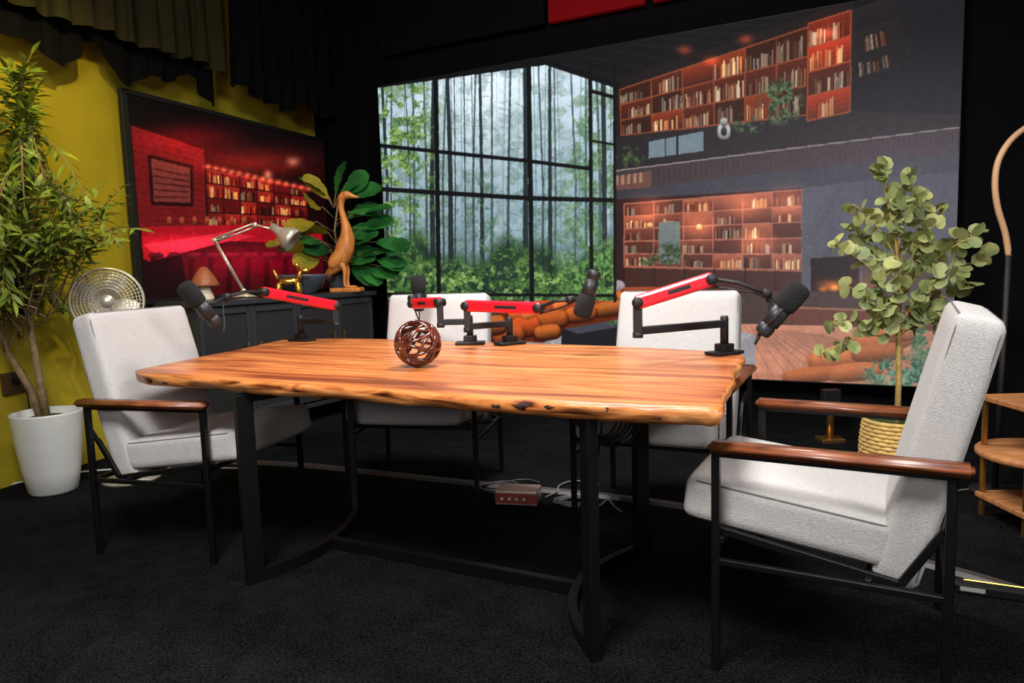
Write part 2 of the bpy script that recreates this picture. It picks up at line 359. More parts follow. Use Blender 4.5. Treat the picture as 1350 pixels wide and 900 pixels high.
    # gallery edge
    A.poly([(778,230),(1000,198),(1264,168),(1264,200),(1000,228),(778,258)],(62,52,55))
    for i in range(70): x=780+i*7; y=230-(x-778)*.14; A.line((x,y+2),(x,y+24),.9,(44,38,41),.8)
    A.poly([(778,238),(862,224),(862,246),(778,252)],(140,84,66),.5)
    for i in range(8): A.poly([(790+i*8,234-i),(794+i*8,233-i),(794+i*8,246-i),(790+i*8,247-i)],(196,150,120),.6)
    A.line((778,229),(1264,166),1.5,(150,136,134)); g=np.zeros_like(A.img)+np.array([56,55,62]); g*=(.8+.4*n1[...,None])
    A.poly([(778,256),(1000,228),(1264,200),(1264,240),(1060,250),(825,268)],g)
    # lower room
    A.poly([(815,262),(1062,246),(1062,400),(815,400)],(46,26,24))
    bookshelf(A,[(826,268),(1060,248),(1060,354),(826,350)],5,6,(70,36,30),(166,96,76),pal,.9,(225,116,80),.35,1.8,.62)
    A.poly([(872,292),(900,290),(900,346),(872,346)],(100,112,110)); patch(866,906,316,352,[(30,44,28),(84,100,66)],.4); patch(842,874,322,352,[(34,42,28),(90,96,60)],.42)
    for x,y in ((925,298),(860,296)): A.puff(x,y,4,4,(255,190,120))
    for x,y in ((860,275),(925,298),(985,270),(1040,262),(1000,320)): A.glow(x,y,22,15,(215,104,62),.45)
    A.poly([(826,350),(1060,354),(1060,384),(826,378)],(60,33,28)); A.line((826,351),(1060,355),2,(150,86,64))
    for i in range(6): A.line((826+i*40,352),(826+i*40,380),1.4,(32,18,16))
    g=np.zeros_like(A.img)+np.array([74,74,84]); g*=(.82+.36*n1[...,None])
    A.poly([(1060,246),(1140,236),(1140,420),(1060,400)],g); A.poly([(1140,234),(1264,224),(1264,510),(1140,430)],g*.9)
    A.poly([(1072,338),(1136,334),(1136,392),(1072,388)],(24,15,14)); A.glow(1100,374,16,7,(220,90,18),.7); A.glow(1104,377,6,4,(255,180,60),.6); A.glow(1088,379,5,3,(240,140,40),.5)
    A.poly([(1140,336),(1250,330),(1250,400),(1140,398)],(62,47,44)); A.glow(1150,372,22,14,(190,80,20),.3)
    # floor, rug, sofas
    A.poly([(480,395),(815,395),(1062,380),(1264,400),(1264,525),(480,500)],(60,45,39))
    fl=np.array([190,122,92])*(.72+.3*n2[...,None]+.26*A.noise(22,4,4,.5)[...,None]); A.poly([(975,425),(1262,430),(1262,515),(975,508),(930,455)],fl)
    for i in range(18): A.line((965+i*7,425+i*.8),(960+i*24,512),.9,(110,68,52),.7)
    A.poly([(1040,402),(1250,408),(1250,434),(1040,424)],(92,48,36)); A.line((1040,403),(1250,409),2.5,(156,96,70))
    rg=np.array([150,146,150])*(.7+.5*n2[...,None]); A.poly([(640,460),(740,440),(900,414),(1000,440),(1000,480),(640,478)],rg)
    A.poly([(743,432),(800,424),(818,430),(818,456),(743,456)],(28,28,33)); A.poly([(743,432),(800,422),(832,428),(765,440)],(64,64,74)); patch(800,830,400,432,[(40,60,36),(100,120,80)],.4)
    o=(222,100,40)
    A.poly([(480,392),(600,388),(655,394),(655,450),(480,450)],(66,58,50)); patch(500,580,365,400,[(46,72,40),(110,140,80)],.42)
    A.puff(620,386,34,6,(196,170,120))
    A.poly([(640,450),(650,420),(690,398),(745,382),(870,376),(905,384),(905,400),(800,424),(742,434),(720,452)],(96,36,14))
    for x,y in ((706,396),(730,391),(758,384),(788,380),(815,378)): A.puff(x,y,13,10,(166,150,158),0,.45)
    rows=[[(868,388,22,8),(832,389,20,9),(796,392,20,10),(760,397,20,11),(724,404,20,12),(690,413,19,12)],
          [(846,399,22,8),(806,405,22,9),(768,412,22,10),(730,420,22,12),(694,430,22,13)],
          [(724,437,18,9),(672,441,22,12),(655,428,14,12)]]
    for rr in rows:
        for i,(x,y,rx,ry) in enumerate(rr):
            A.puff(x,y+3,rx+2,ry+1,(80,28,10),-.16,.6,3); A.puff(x,y,rx,ry,tuple(v*random.uniform(.78,1.08) for v in o),-.16,.34,3)
    for x,y in ((742,408),(778,402),(700,420)): A.puff(x,y-6,11,7,(236,120,56),-.3,.5)
    A.puff(850,382,30,5,(150,70,40),0,.5)
    for (x,y,rx,ry,f) in ((1168,446,42,15,.95),(1110,470,44,16,1.0),(1160,462,36,14,.8),(1075,492,42,11,.85),(1130,488,40,13,.9),(1190,438,30,10,.9)): A.puff(x,y,rx,ry,tuple(v*f for v in (226,118,62)),-.1,.35)
    patch(1130,1262,462,515,[(26,62,44),(110,150,108)],.44,1,10); patch(1195,1262,415,480,[(40,74,46),(110,140,96)],.44,1,10); patch(1150,1240,482,512,[(60,120,100),(140,184,144)],.54,.9,7)
    interior=A.img.copy()
    M=A.full([(490,112),(722,80),(815,112),(815,396),(490,396)]); A.img=np.where(M[...,None],forest,interior)
    B=(18,18,21)
    A.poly([(490,108),(722,77),(820,110),(820,118),(722,86),(490,118)],B)
    for x0,x1,w in ((577,580,6),(700,704,6),(781,783,5),(813,814,4)): A.line((x0,82),(x1,398),w,B)
    A.line((490,191),(700,212),5,B);A.line((700,212),(783,222),5,B);A.line((783,120),(813,128),5,B)
    A.line((490,249),(700,261),6,B);A.line((700,261),(813,263),6,B); A.line((490,389),(813,389),4,B); A.line((783,185),(813,190),3,B)
    hz=np.clip((PX-800)/380,0,1)*np.clip((PY-30)/200,0,1)*np.clip(1.25-(PY-230)/500,0,1)
    hz=np.clip(hz,0,1)[...,None]*.36; A.img=A.img*(1-hz)+np.array([136,135,147])*hz
    A.blur(1); A.img*= (.94+.12*n3[...,None]); return np.clip(A.img,0,255)
def paint_bar():
    A=Art(420,300,[(172,127),(425,190),(430,378),(193,392)])
    PX,PY=A.PX,A.PY;n1=A.noise(40);n3=A.noise(4,2)
    A.img[:]=np.array([30,6,8]); A.img*=(.5+.9*n1[...,None])
    A.poly([(172,127),(425,190),(425,225),(330,215),(172,165)],(13,6,8))
    A.poly([(176,168),(270,200),(272,300),(186,300)],(112,20,22)); 
    for i in range(14): A.line((176,174+i*9),(272,204+i*7),.8,(66,12,14),.8)
    A.poly([(198,206),(256,220),(256,274),(202,272)],(38,8,10)); A.poly([(202,211),(252,224),(252,269),(206,267)],(120,50,44)); 
    for i in range(5): A.line((206,225+i*9),(250,234+i*7),2,(70,20,20))
    A.glow(330,215,80,18,(200,40,26),.5); A.glow(250,185,60,18,(150,16,16),.6)
    bookshelf(A,[(272,224),(402,248),(402,300),(274,300)],4,6,(84,10,12),(44,8,8),[(200,90,60),(220,160,110),(150,40,36),(225,190,140),(60,16,16)],.9,(210,50,40),.4,1.8)
    for i in range(14): x=275+i*10; A.glow(x,222+i*2.2,4,3,(255,120,80),.8)
    A.poly([(190,300),(330,296),(420,300),(420,322),(300,318),(215,350),(192,340)],(170,16,30)); A.poly([(193,322),(300,306),(330,312),(215,345)],(216,40,58))
    A.glow(240,322,46,9,(255,30,50),.5); A.poly([(193,345),(300,318),(420,322),(420,392),(193,392)],(70,8,16))
    for i in range(9): A.line((205+i*24,332),(203+i*24,388),7,(34,5,9),.8); A.puff(208+i*24,336,10,4,(110,20,34))
    A.poly([(192,345),(240,335),(250,392),(193,392)],(26,6,12)); A.glow(320,345,80,20,(130,6,26),.6)
    for i in range(7): A.puff(225+i*16,292,3,6,(170,70,50))
    A.glow(385,215,8,6,(255,180,140),.5); A.glow(352,232,5,5,(255,170,130),.7)
    A.blur(1); A.img*=(.85+.3*n3[...,None]); return np.clip(A.img,0,255)
def panel(name,p0,p1,z0,z1,img,est,parent):
    h,w=img.shape[:2]; u=np.linspace(0,1,w); v=np.linspace(0,1,h); U,V=np.meshgrid(u,v)
    co=np.stack([p0[0]+(p1[0]-p0[0])*U,p0[1]+(p1[1]-p0[1])*U,z1+(z0-z1)*V],-1).reshape(-1,3)
    I=np.arange(w*h).reshape(h,w); F=np.stack([I[1:,:-1],I[1:,1:],I[:-1,1:],I[:-1,:-1]],-1).reshape(-1)
    me=bpy.data.meshes.new(name); me.vertices.add(w*h); me.vertices.foreach_set('co',co.ravel().astype('f'))
    nf=(w-1)*(h-1); me.loops.add(nf*4); me.loops.foreach_set('vertex_index',F.astype('i')); me.polygons.add(nf); me.polygons.foreach_set('loop_start',(np.arange(nf)*4).astype('i'))
    me.update(calc_edges=True)
    a=me.color_attributes.new('art','FLOAT_COLOR','POINT'); x=img.reshape(-1,3)/255; lin=np.where(x<=.04045,x/12.92,((x+.055)/1.055)**2.4)
    a.data.foreach_set('color',np.concatenate([lin,np.ones((w*h,1))],1).astype('f').ravel())
    m=bpy.data.materials.new(name+'_print'); m.use_nodes=True; N=m.node_tree.nodes;L=m.node_tree.links;b=N['Principled BSDF']
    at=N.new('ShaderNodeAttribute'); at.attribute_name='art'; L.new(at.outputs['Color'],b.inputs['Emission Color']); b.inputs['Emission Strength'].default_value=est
    mx=N.new('ShaderNodeMixRGB'); mx.blend_type='MULTIPLY'; mx.inputs[0].default_value=1; mx.inputs[2].default_value=(.2,.2,.2,1); L.new(at.outputs['Color'],mx.inputs[1]); L.new(mx.outputs[0],b.inputs['Base Color'])
    b.inputs['Roughness'].default_value=.7; b.inputs['Specular IOR Level'].default_value=.15; me.materials.append(m)
    o=bpy.data.objects.new(name,me); COL.objects.link(o); o.parent=parent; return o

# ------------------------------------------------------------------ room shell
def wall(name,p0,p1,z0,z1,m,th=.1,side=1):
    p0=Vector((p0[0],p0[1],0));p1=Vector((p1[0],p1[1],0)); d=(p1-p0); L=d.length; d/=L; n=Vector((-d.y,d.x,0))*side
    c=(p0+p1)/2+n*th/2; o=box(name,(L,th,z1-z0),(c.x,c.y,(z0+z1)/2),m,None,(0,0,math.atan2(d.y,d.x)),0); return o
box('floor',(10,12,.1),(0,2.5,-.05),M_CARPET,bev=0)
box('ceiling',(10,12,.1),(0,2.5,3.65),M_CEIL,bev=0)
ld=Vector((.354,.935,0)).normalized(); ln=Vector((.935,-.354,0)).normalized()
WL=Vector((-2.50,4.6,0))
a=WL-ld*6.4; b=WL+ld*3.2
wall('wall_left',(a.x,a.y),(b.x,b.y),0,3.6,M_WALLY)
wall('wall_back',(-1.75,6.68),(4.3,3.46),0,3.6,M_WALLB)
wall('wall_right',(4.0,3.7),(4.0,-2.6),0,3.6,M_WALLB)
wall('wall_front',(4.2,-2.5),(-4.9,-2.5),0,3.6,M_WALLB)
tb=WL-ld*3+ln*.008; te=WL+ld*.1+ln*.008
bar('baseboard_left',(tb.x,tb.y,.045),(te.x,te.y,.045),.012,.09,M_WALLY)

# mural screen
scr=empty('mural_screen')
sp0=Vector((-1.04,6.1,0)); sp1=Vector((2.575,4.18,0)); sd=(sp1-sp0).normalized(); sn=Vector((sd.y,-sd.x,0))
if sn.y>0: sn=-sn
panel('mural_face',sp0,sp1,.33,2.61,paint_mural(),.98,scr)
bk=-sn*.03
bar('mural_backing',sp0+bk+Vector((0,0,1.47)),sp1+bk+Vector((0,0,1.47)),.05,2.3,M_MATTE,scr)
for t in (.03,.5,.97):
    p=sp0.lerp(sp1,t)-sn*.05; bar('support_post',(p.x,p.y,0),(p.x,p.y,2.5),.04,.04,M_MATTE,scr)
    bar('support_foot',(p.x+sn.x*.12,p.y+sn.y*.12,.015),(p.x-sn.x*.08,p.y-sn.y*.08,.015),.05,.03,M_MATTE,scr)
br=empty('brass_stand_foot',(1.92,4.30,0))
tube('post',[(0,0,.02),(0,0,.30)],.022,M_BRASS,br); bar('foot_plate',(-.07,0,.012),(.07,0,.012),.12,.024,M_BRASS,br); box('clamp',(.1,.06,.12),(0,0,.26),M_MATTE,br)
for i,(t0,t1,m) in enumerate(((.37,.545,M_REDP),(.56,.80,M_REDP),(.0,.36,M_WALLB))):
    A=sp0+(sp1-sp0)*t0-sn*.1; B=sp0+(sp1-sp0)*t1-sn*.1
    bar('red_acoustic_panel' if m==M_REDP else 'dark_acoustic_panel',(A.x,A.y,3.2),(B.x,B.y,3.2),.05,.66,m)

# bar picture on the left wall
pic=empty('framed_bar_picture')
P0=Vector((-2.345,4.62,0)); P1=P0+ld*2.05
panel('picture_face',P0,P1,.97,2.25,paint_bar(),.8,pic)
for nm,a,b,w,h in (('frame_top',P0+Vector((0,0,2.265)),P1+Vector((0,0,2.265)),.06,.03),('frame_bottom',P0+Vector((0,0,.955)),P1+Vector((0,0,.955)),.06,.03)):
    bar(nm,a-ld*.03-ln*.015,b+ld*.03-ln*.015,w,h,M_MATTE,pic)
for nm,p in (('frame_side',P0-ld*.015),('frame_side_2',P1+ld*.015)):
    bar(nm,(p.x-ln.x*.015,p.y-ln.y*.015,.94),(p.x-ln.x*.015,p.y-ln.y*.015,2.28),.06,.03,M_MATTE,pic,up=ln)
pb=P0-ln*.035; pe=P1-ln*.035
bar('picture_back',(pb.x,pb.y,1.6),(pe.x,pe.y,1.6),.05,1.28,M_MATTE,pic)

# curtains
def curtain(name,p0,p1,ztop,zb,amp,wl,m,hem=0.0,sw=0,fr=1):
    p0=Vector((p0[0],p0[1],0));p1=Vector((p1[0],p1[1],0));d=(p1-p0);L=d.length;d/=L;n=Vector((-d.y,d.x,0)); nu=int(L/wl*14); nv=16
    bm=bmesh.new(); g=[]
    for j in range(nv+1):
        row=[]
        for i in range(nu+1):
            s=i/nu*L; ph=s/wl*2*math.pi+1.2*math.sin(s*2.1); v=j/nv
            zb2=zb+hem*(.6*math.sin(s*9.2*fr+.8*math.sin(s*3))+.4*math.sin(s*17.3*fr+1)) if hem else zb
            a=amp*(.5+.5*v)*(math.sin(ph)+.3*math.sin(ph*.5+1))
            p=p0+d*(s+.02*math.sin(ph*1.3+v*2))+n*(a+sw*math.sin(s*2.7+v)); row.append(bm.verts.new((p.x,p.y,ztop+(zb2-ztop)*v)))
        g.append(row)
    for j in range(nv):
        for i in range(nu): bm.faces.new((g[j][i],g[j][i+1],g[j+1][i+1],g[j+1][i]))
    return mk(name,bm,m)
q0=WL-ld*2.4+ln*.30; q1=WL+ld*.75+ln*.30
curtain('pleated_valance',(q0.x,q0.y),(q1.x,q1.y),3.58,2.52,.04,.15,M_CURO,hem=.02)
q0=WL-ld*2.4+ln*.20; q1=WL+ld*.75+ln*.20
curtain('scalloped_shadow_strip',(q0.x,q0.y),(q1.x,q1.y),3.0,2.37,.02,.15,M_CURB,hem=.11)  # added black sheet stands in for the scalloped shade below the valance
q0=WL+ld*.8+ln*.34; q1=WL+ld*1.95+ln*.34
curtain('black_valance',(q0.x,q0.y),(q1.x,q1.y),3.58,2.40,.04,.17,M_CURB,hem=.07)
curtain('black_curtain',(-1.56,6.42),(-.85,6.25),3.58,.02,.03,.13,M_CURB)

# ------------------------------------------------------------------ dining table
tab=empty('live_edge_table',(-.3,2.85,0),math.radians(-27.5))
R=Matrix.Rotation(math.radians(27.5),4,'Z')
def tl(x,y): v=R@Vector((x+.3,y-2.85,0)); return (v.x,v.y)
outline=[(-1.51,2.90),(-1.50,2.835),(-1.42,2.765),(-1.25,2.665),(-1.08,2.575),(-.93,2.48),(-.8,2.435),(-.547,2.30),(-.25,2.14),(.05,1.97),(.28,1.865),(.44,1.80),(.51,1.785),(.545,1.83),(.57,1.91),(.66,2.15),(.76,2.42),(.86,2.66),(.90,2.79),(.89,2.87),(.80,2.96),(.62,3.10),(.47,3.20),(.22,3.345),(0,3.47),(-.28,3.63),(-.55,3.79),(-.82,3.91),(-1.05,3.985),(-1.2,4.0),(-1.27,3.96),(-1.30,3.86),(-1.33,3.7),(-1.39,3.4),(-1.45,3.15)]
P=[Vector(tl(*p)) for p in outline]
def catmull(P,k=9):
    out=[];n=len(P)
    for i in range(n):
        a,b,c,d=P[i-1],P[i],P[(i+1)%n],P[(i+2)%n]
        for j in range(k):
            t=j/k; out.append(.5*((2*b)+(c-a)*t+(2*a-5*b+4*c-d)*t*t+(3*b-a-3*c+d)*t**3))
    return out
S=catmull(P)
bm=bmesh.new(); rings=[]
prof=[(.022,.750),(.016,.7495),(.009,.7475),(.002,.742),(.0,.733),(.003,.722),(.009,.710),(.018,.700),(.034,.6955)]
n=len(S)
for j,(off,z) in enumerate(prof):
    ring=[]; k=min(1,j/4)
    for i,p in enumerate(S):
        t=(S[(i+1)%n]-S[i-1]).normalized(); inn=Vector((-t.y,t.x))
        w=noise.noise(Vector((p.x*5,p.y*5,0)))*.010+noise.noise(Vector((p.x*13,p.y*13,z*40)))*.010*k+noise.noise(Vector((p.x*34,p.y*34,z*60)))*.004*k
        o=off*(1+.8*noise.noise(Vector((p.x*3,p.y*3,5))))
        q=p+inn*(o+w); ring.append(bm.verts.new((q.x,q.y,z)))
    rings.append(ring)
for A,B in zip(rings,rings[1:]):
    for k in range(n): bm.faces.new((A[k],A[(k+1)%n],B[(k+1)%n],B[k]))
ft=bm.faces.new(rings[0]); fb=bm.faces.new(rings[-1][::-1])
o=mk('slab_top',bm,M_TABLE,tab,True)
for pl in o.data.polygons:
    if len(pl.vertices)>4: pl.use_smooth=False
M_KNOT=mat('bark_inclusion',(44,20,9),.9,var=.3,vscale=80,bump=.6)
bm=bmesh.new()
for (x,y,z,l,h) in ((-1.40,2.765,.722,.035,.010),(-1.32,2.715,.716,.02,.006),(.02,1.995,.728,.030,.009),(.33,1.862,.726,.028,.010),(.37,1.845,.716,.018,.006),(.10,1.955,.73,.018,.006),(-.05,2.035,.722,.016,.006),(.25,1.89,.735,.012,.008)):
    lx,ly=tl(x,y); vs=bmesh.ops.create_uvsphere(bm,u_segments=14,v_segments=8,radius=1)['verts']
    for v in vs:
        v.co=Vector((v.co.x*l*(1+.3*math.sin(v.co.z*5)),v.co.y*.012,v.co.z*h*(1+.4*math.sin(v.co.x*4+x*30))))+Vector((lx,ly,z))
mk('bark_pockets',bm,M_KNOT,tab)
def trestle(near,mid,far,tag):
    near=Vector(tl(*near)).to_3d();mid=Vector(tl(*mid)).to_3d();far=Vector(tl(*far)).to_3d()
    c=mid*2-(near+far)*.5; pts=[]
    for i in range(17):
        t=i/16; pts.append(near*(1-t)**2+c*2*t*(1-t)+far*t*t)
    for nm,z0,z1,w in (('foot_arc_'+tag,0,.045,.028),('top_arc_'+tag,.665,.697,.028)):
        bm=bmesh.new(); rr=[]
        for i,p in enumerate(pts):
            t=(pts[min(i+1,16)]-pts[max(i-1,0)]).normalized(); nn=Vector((-t.y,t.x,0))*w/2
            rr.append([bm.verts.new(p+nn+Vector((0,0,z0))),bm.verts.new(p-nn+Vector((0,0,z0))),bm.verts.new(p-nn+Vector((0,0,z1))),bm.verts.new(p+nn+Vector((0,0,z1)))])
        for A,B in zip(rr,rr[1:]):
            for k in range(4): bm.faces.new((A[k],A[(k+1)%4],B[(k+1)%4],B[k]))
        bm.faces.new(rr[0]);bm.faces.new(rr[-1]); mk(nm,bm,M_BLACK,tab,False)
    for k,(p,q) in enumerate(((pts[0],pts[1]),(pts[-1],pts[-2]))):
        d=(q-p).normalized(); pp=p+d*.02; ang=math.atan2(d.y,d.x)
        box(f'leg_{tag}_{k+1}',(.062,.03,.695),(pp.x,pp.y,.3475),M_BLACK,tab,(0,0,ang),.002)
trestle((-.975,2.51),(-.76,2.84),(-.75,3.26),'a'); trestle((.21,1.94),(.20,2.35),(.49,2.68),'b')
a=tl(-.76,2.84);b=tl(.20,2.35); bar('floor_stretcher',(a[0],a[1],.023),(b[0],b[1],.023),.03,.045,M_BLACK,tab)

# ------------------------------------------------------------------ armchairs
def chair(loc,ang):
    e=empty('armchair',(loc[0],loc[1],0),ang)
    sr=(0,math.radians(-7),0); sl=(.105,0,.43); cushion('seat_cushion',(.27,.28,.062),sl,M_FAB,e,sr,.03,.014)
    rim('seat_piping_top',(.27,.28,.062),.050,2,M_SEAM,e,sl,sr); rim('seat_piping_bottom',(.27,.28,.062),-.050,2,M_SEAM,e,sl,sr)
    brr=(0,math.radians(-14),0); bl=(-.235,0,.636); cushion('back_cushion',(.056,.28,.348),bl,M_FAB,e,brr,.030,.012)
    rim('back_piping_front',(.056,.28,.348),.044,0,M_SEAM,e,bl,brr); rim('back_piping_rear',(.056,.28,.348),-.044,0,M_SEAM,e,bl,brr)
    for s in (1,-1):
        y=s*.325; T=.022
        bar('front_leg',(.27,y,0),(.27,y,.613),T,T,M_BLACK,e); bar('rear_leg',(-.27,y,0),(-.27,y,.613),T,T,M_BLACK,e)
        bar('arm_rail',(-.281,y,.606),(.281,y,.606),T,.014,M_BLACK,e)
        bm=bmesh.new(); bmesh.ops.create_cube(bm,size=1); bmesh.ops.scale(bm,vec=(.60,.058,.028),verts=bm.verts)
        bmesh.ops.bevel(bm,geom=bm.edges[:],offset=.009,segments=3,affect='EDGES'); mk('armrest',bm,M_ARM,e,True,(-.012,y,.626))
        bar('side_stretcher',(-.27,y,.31),(.27,y,.31),.018,.018,M_BLACK,e)
        yy=s*.296
        bar('seat_rail',(.27,yy,.388),(-.17,yy,.316),.016,.022,M_BLACK,e); bar('back_rail',(-.17,yy,.318),(-.262,yy,.47),.016,.02,M_BLACK,e); bar('back_rail_tie',(-.26,yy,.46),(-.27,y,.53),.016,.016,M_BLACK,e)
        bar('rail_tie',(.27,yy-s*.01,.388),(.27,y,.388),.016,.016,M_BLACK,e)
    for x,z in ((.26,.368),(-.10,.318),(-.27,.31)): bar('cross_rail',(x,-.325,z),(x,.325,z),.018,.018,M_BLACK,e)
    return e
chair((-1.36,3.085),math.atan2(-.26,.965))
chair((.93,2.03),math.atan2(.49,-.87))
chair((.66,3.13),math.atan2(-.9,-.44))
chair((-.45,3.645),math.atan2(-.98,-.2))

# ------------------------------------------------------------------ microphones on low profile boom arms
def mic_arm(base,lowend,riser_top,redend,elbow,foam,tail):
    e=empty('boom_arm_microphone')
    base=Vector(base);lowend=Vector(lowend);riser_top=Vector(riser_top);redend=Vector(redend);elbow=Vector(elbow);foam=Vector(foam);tail=Vector(tail)
    d=(lowend-base); ang=math.atan2(d.y,d.x)
    box('clamp_plate',(.14,.075,.014),(base.x,base.y,.758),M_MATTE,e,(0,0,ang),.004)
    box('clamp_screw_block',(.06,.05,.03),(base.x,base.y,.779),M_MATTE,e,(0,0,ang),.004)
    zl=lowend.z
    lathe('pivot_post',[(0,0),(.016,0),(.016,zl+.02-.76),(.013,zl+.03-.76),(0,zl+.03-.76)],M_MATTE,e,(base.x,base.y,.76))
    bar('lower_arm',(base.x,base.y,zl),lowend,.03,.028,M_MATTE,e)
    bar('riser',(lowend.x,lowend.y,zl-.02),riser_top,.03,.03,M_MATTE,e,up=(1,0,0))
    lathe('riser_cap',[(0,-.0),(.019,0),(.019,.02),(0,.022)],M_MATTE,e,(lowend.x,lowend.y,zl-.025))
    dd=(redend-riser_top); x=dd.normalized()
    bar('spring_arm_red',riser_top-x*.01,redend+x*.01,.036,.052,M_RED,e,.012)
    bar('arm_label',riser_top+x*dd.length*.42,riser_top+x*dd.length*.72,.038,.014,M_MATTE,e,.001)
    side=Vector((-x.y,x.x,0)).normalized()
    for q in (riser_top,redend): lathe_ab('joint_disc',q-side*.024,q+side*.024,[(0,0),(.02,0),(.02,1),(0,1)],M_MATTE,e,20)
    mid=(redend+elbow)/2+Vector((0,0,.012))
    tube('tilt_arm_1',[redend+side*.012,mid+side*.01,elbow+side*.008],.007,M_MATTE,e,8); tube('tilt_arm_2',[redend-side*.012,mid-side*.01,elbow-side*.008],.007,M_MATTE,e,8)
    lathe_ab('elbow_knob',elbow-side*.022,elbow+side*.022,[(0,0),(.016,0),(.016,1),(0,1)],M_MATTE,e,16)
    ax=(foam-tail).normalized(); L=(foam-tail).length; c=(foam+tail)/2
    tube('mic_mount',[elbow,elbow.lerp(c,.5)+Vector((0,0,-.01)),c],[.009,.008,.008],M_MATTE,e,8)
    lathe_ab('mic_body',tail,tail+ax*L*.56,[(0,0),(.020,0),(.026,.04),(.028,.12),(.028,.3),(.025,.32),(.025,.36),(.030,.38),(.030,1),(0,1)],M_MIC,e)
    lathe_ab('foam_windscreen',tail+ax*L*.52,foam,[(0,0),(.030,0),(.036,.06),(.039,.4),(.039,.8),(.033,.93),(.018,1),(0,1.01)],M_RUB,e)
    perp=ax.cross(Vector((0,0,1))).normalized()
    c2=tail+ax*L*.34
    tube('yoke',[c2+perp*.034-ax*.03,c2+perp*.036,c2+perp*.036+ax*.03,c2+perp*.02+ax*.055],.006,M_MATTE,e,8)
    tube('mic_cable',crv([tail,tail-ax*.03+Vector((0,0,-.01)),tail-ax*.02+(elbow-tail)*.4+Vector((0,0,-.03)),elbow+Vector((0,0,-.015)),redend+Vector((0,0,-.025))],4),.004,M_WIREB,e,6)
    return e
mic_arm((-1.13,3.86,0),(-.91,3.74,.858),(-.91,3.74,.94),(-1.18,3.45,1.03),(-1.26,3.2,1.02),(-1.36,3.0,1.085),(-1.262,3.09,.905))
mic_arm((-.20,3.44,0),(-.34,3.45,.86),(-.34,3.45,.955),(-.49,3.62,.945),(-.50,3.68,.97),(-.475,3.74,1.085),(-.475,3.72,.90))
mic_arm((-.01,3.38,0),(-.20,3.27,.85),(-.20,3.27,.945),(.12,3.10,.935),(.25,3.0,.972),(.285,2.95,.90),(.348,2.95,1.09))
mic_arm((.83,2.80,0),(.457,2.6,.872),(.457,2.6,.975),(.71,2.55,1.052),(.876,2.47,1.0),(.965,2.38,1.03),(.845,2.43,.865))

# rattan ball
bl=empty('rattan_ball',(-.355,2.70,.75+.09))
for i in range(15):
    q=Matrix.Rotation(random.uniform(0,6.28),4,'Z')@Matrix.Rotation(random.uniform(.1,3),4,'X')@Matrix.Rotation(random.uniform(0,6.28),4,'Z')
    off=random.uniform(-.02,.02); r=math.sqrt(.083**2-off**2)
    pts=[q@Vector((r*math.cos(t*math.pi/18),r*math.sin(t*math.pi/18),off+.004*math.sin(t*math.pi/6))) for t in range(36)]
    tube(f'strand_{i+1}',pts,.0065,M_BALL,bl,8,True)

# ------------------------------------------------------------------ sideboard
cd=math.atan2(.855,.519); cab=empty('mesh_door_sideboard',(-1.715,5.305,0),cd)
box('top_board',(1.68,.43,.035),(0,0,.9325),M_CAB,cab); box('bottom_board',(1.62,.40,.03),(0,0,.13),M_CAB,cab)
box('carcass',(1.60,.37,.78),(0,.01,.53),M_CAB,cab)
for i in range(4):
    x=-.6+i*.4; box(f'door_mesh_{i+1}',(.33,.008,.66),(x,-.183,.53),M_MESH,cab,bev=0)
    for sx in (-1,1): box('door_stile',(.035,.02,.74),(x+sx*.18,-.19,.53),M_CAB,cab,bev=.003)
    for sz in (-1,1): box('door_rail',(.36,.02,.04),(x,-.19,.53+sz*.35),M_CAB,cab,bev=.003)
    box('door_pull',(.012,.02,.12),(x+(.15 if i%2==0 else -.15),-.21,.6),M_BRASS,cab)
for sx in (-1,1):
    for sy in (-1,1): bar('leg',(sx*.76,sy*.16,0),(sx*.76,sy*.16,.13),.04,.04,M_MATTE,cab)
def cw(s,y):
    return (-1.715+s*.519-y*.855, 5.305+s*.855+y*.519)
CT=.95
x,y=cw(-.64,-.06); e=empty('ceramic_mushroom',(x,y,CT))
lathe('stem',[(0,0),(.05,0),(.055,.02),(.04,.06),(.03,.11),(.028,.14),(0,.14)],M_STEM,e); lathe('cap',[(0,.105),(.05,.1),(.088,.095),(.09,.105),(.075,.14),(.05,.18),(.025,.215),(0,.225)],M_CAP,e)
x,y=cw(-.33,-.05); e=empty('anglepoise_desk_lamp',(x,y,CT)); J0=Vector((0,0,.05));J1=Vector((-.16,-.04,.40));J2=Vector((.10,.02,.50));J3=Vector((.24,.06,.46))
lathe('base',[(0,0),(.085,0),(.085,.012),(.03,.03),(.018,.05),(0,.05)],M_CHROME,e)
sd2=Vector((.3,-.95,0))*.014
for k,(A,B) in enumerate(((J0,J1),(J1,J2))):
    for s in (-1,1): tube(f'arm_{k}_{s}',[A+sd2*s+Vector((0,0,.012*s)),B+sd2*s+Vector((0,0,.012*s))],.0065,M_CHROME,e,8)
    tube(f'spring_{k}',[A.lerp(B,.05),A.lerp(B,.35)],.010,M_CHROME,e,8)
tube('head_arm',[J2,J3],.008,M_CHROME,e,8)
for J in (J0,J1,J2): lathe_ab('knuckle',J-Vector((.3,-.95,0))*.02,J+Vector((.3,-.95,0))*.02,[(0,0),(.018,0),(.018,1),(0,1)],M_CHROME,e,14)
hd=Vector((.75,.0,-.55)).normalized()
lathe_ab('shade',J3-hd*.05,J3+hd*.13,[(0,0),(.028,0),(.032,.3),(.045,.45),(.08,.75),(.088,1),(.084,1),(.06,.7),(.03,.4),(0,.38)],M_CHROME,e)
x,y=cw(-.0,-.13); e=empty('gold_balloon_dog',(x,y,CT),math.radians(10))
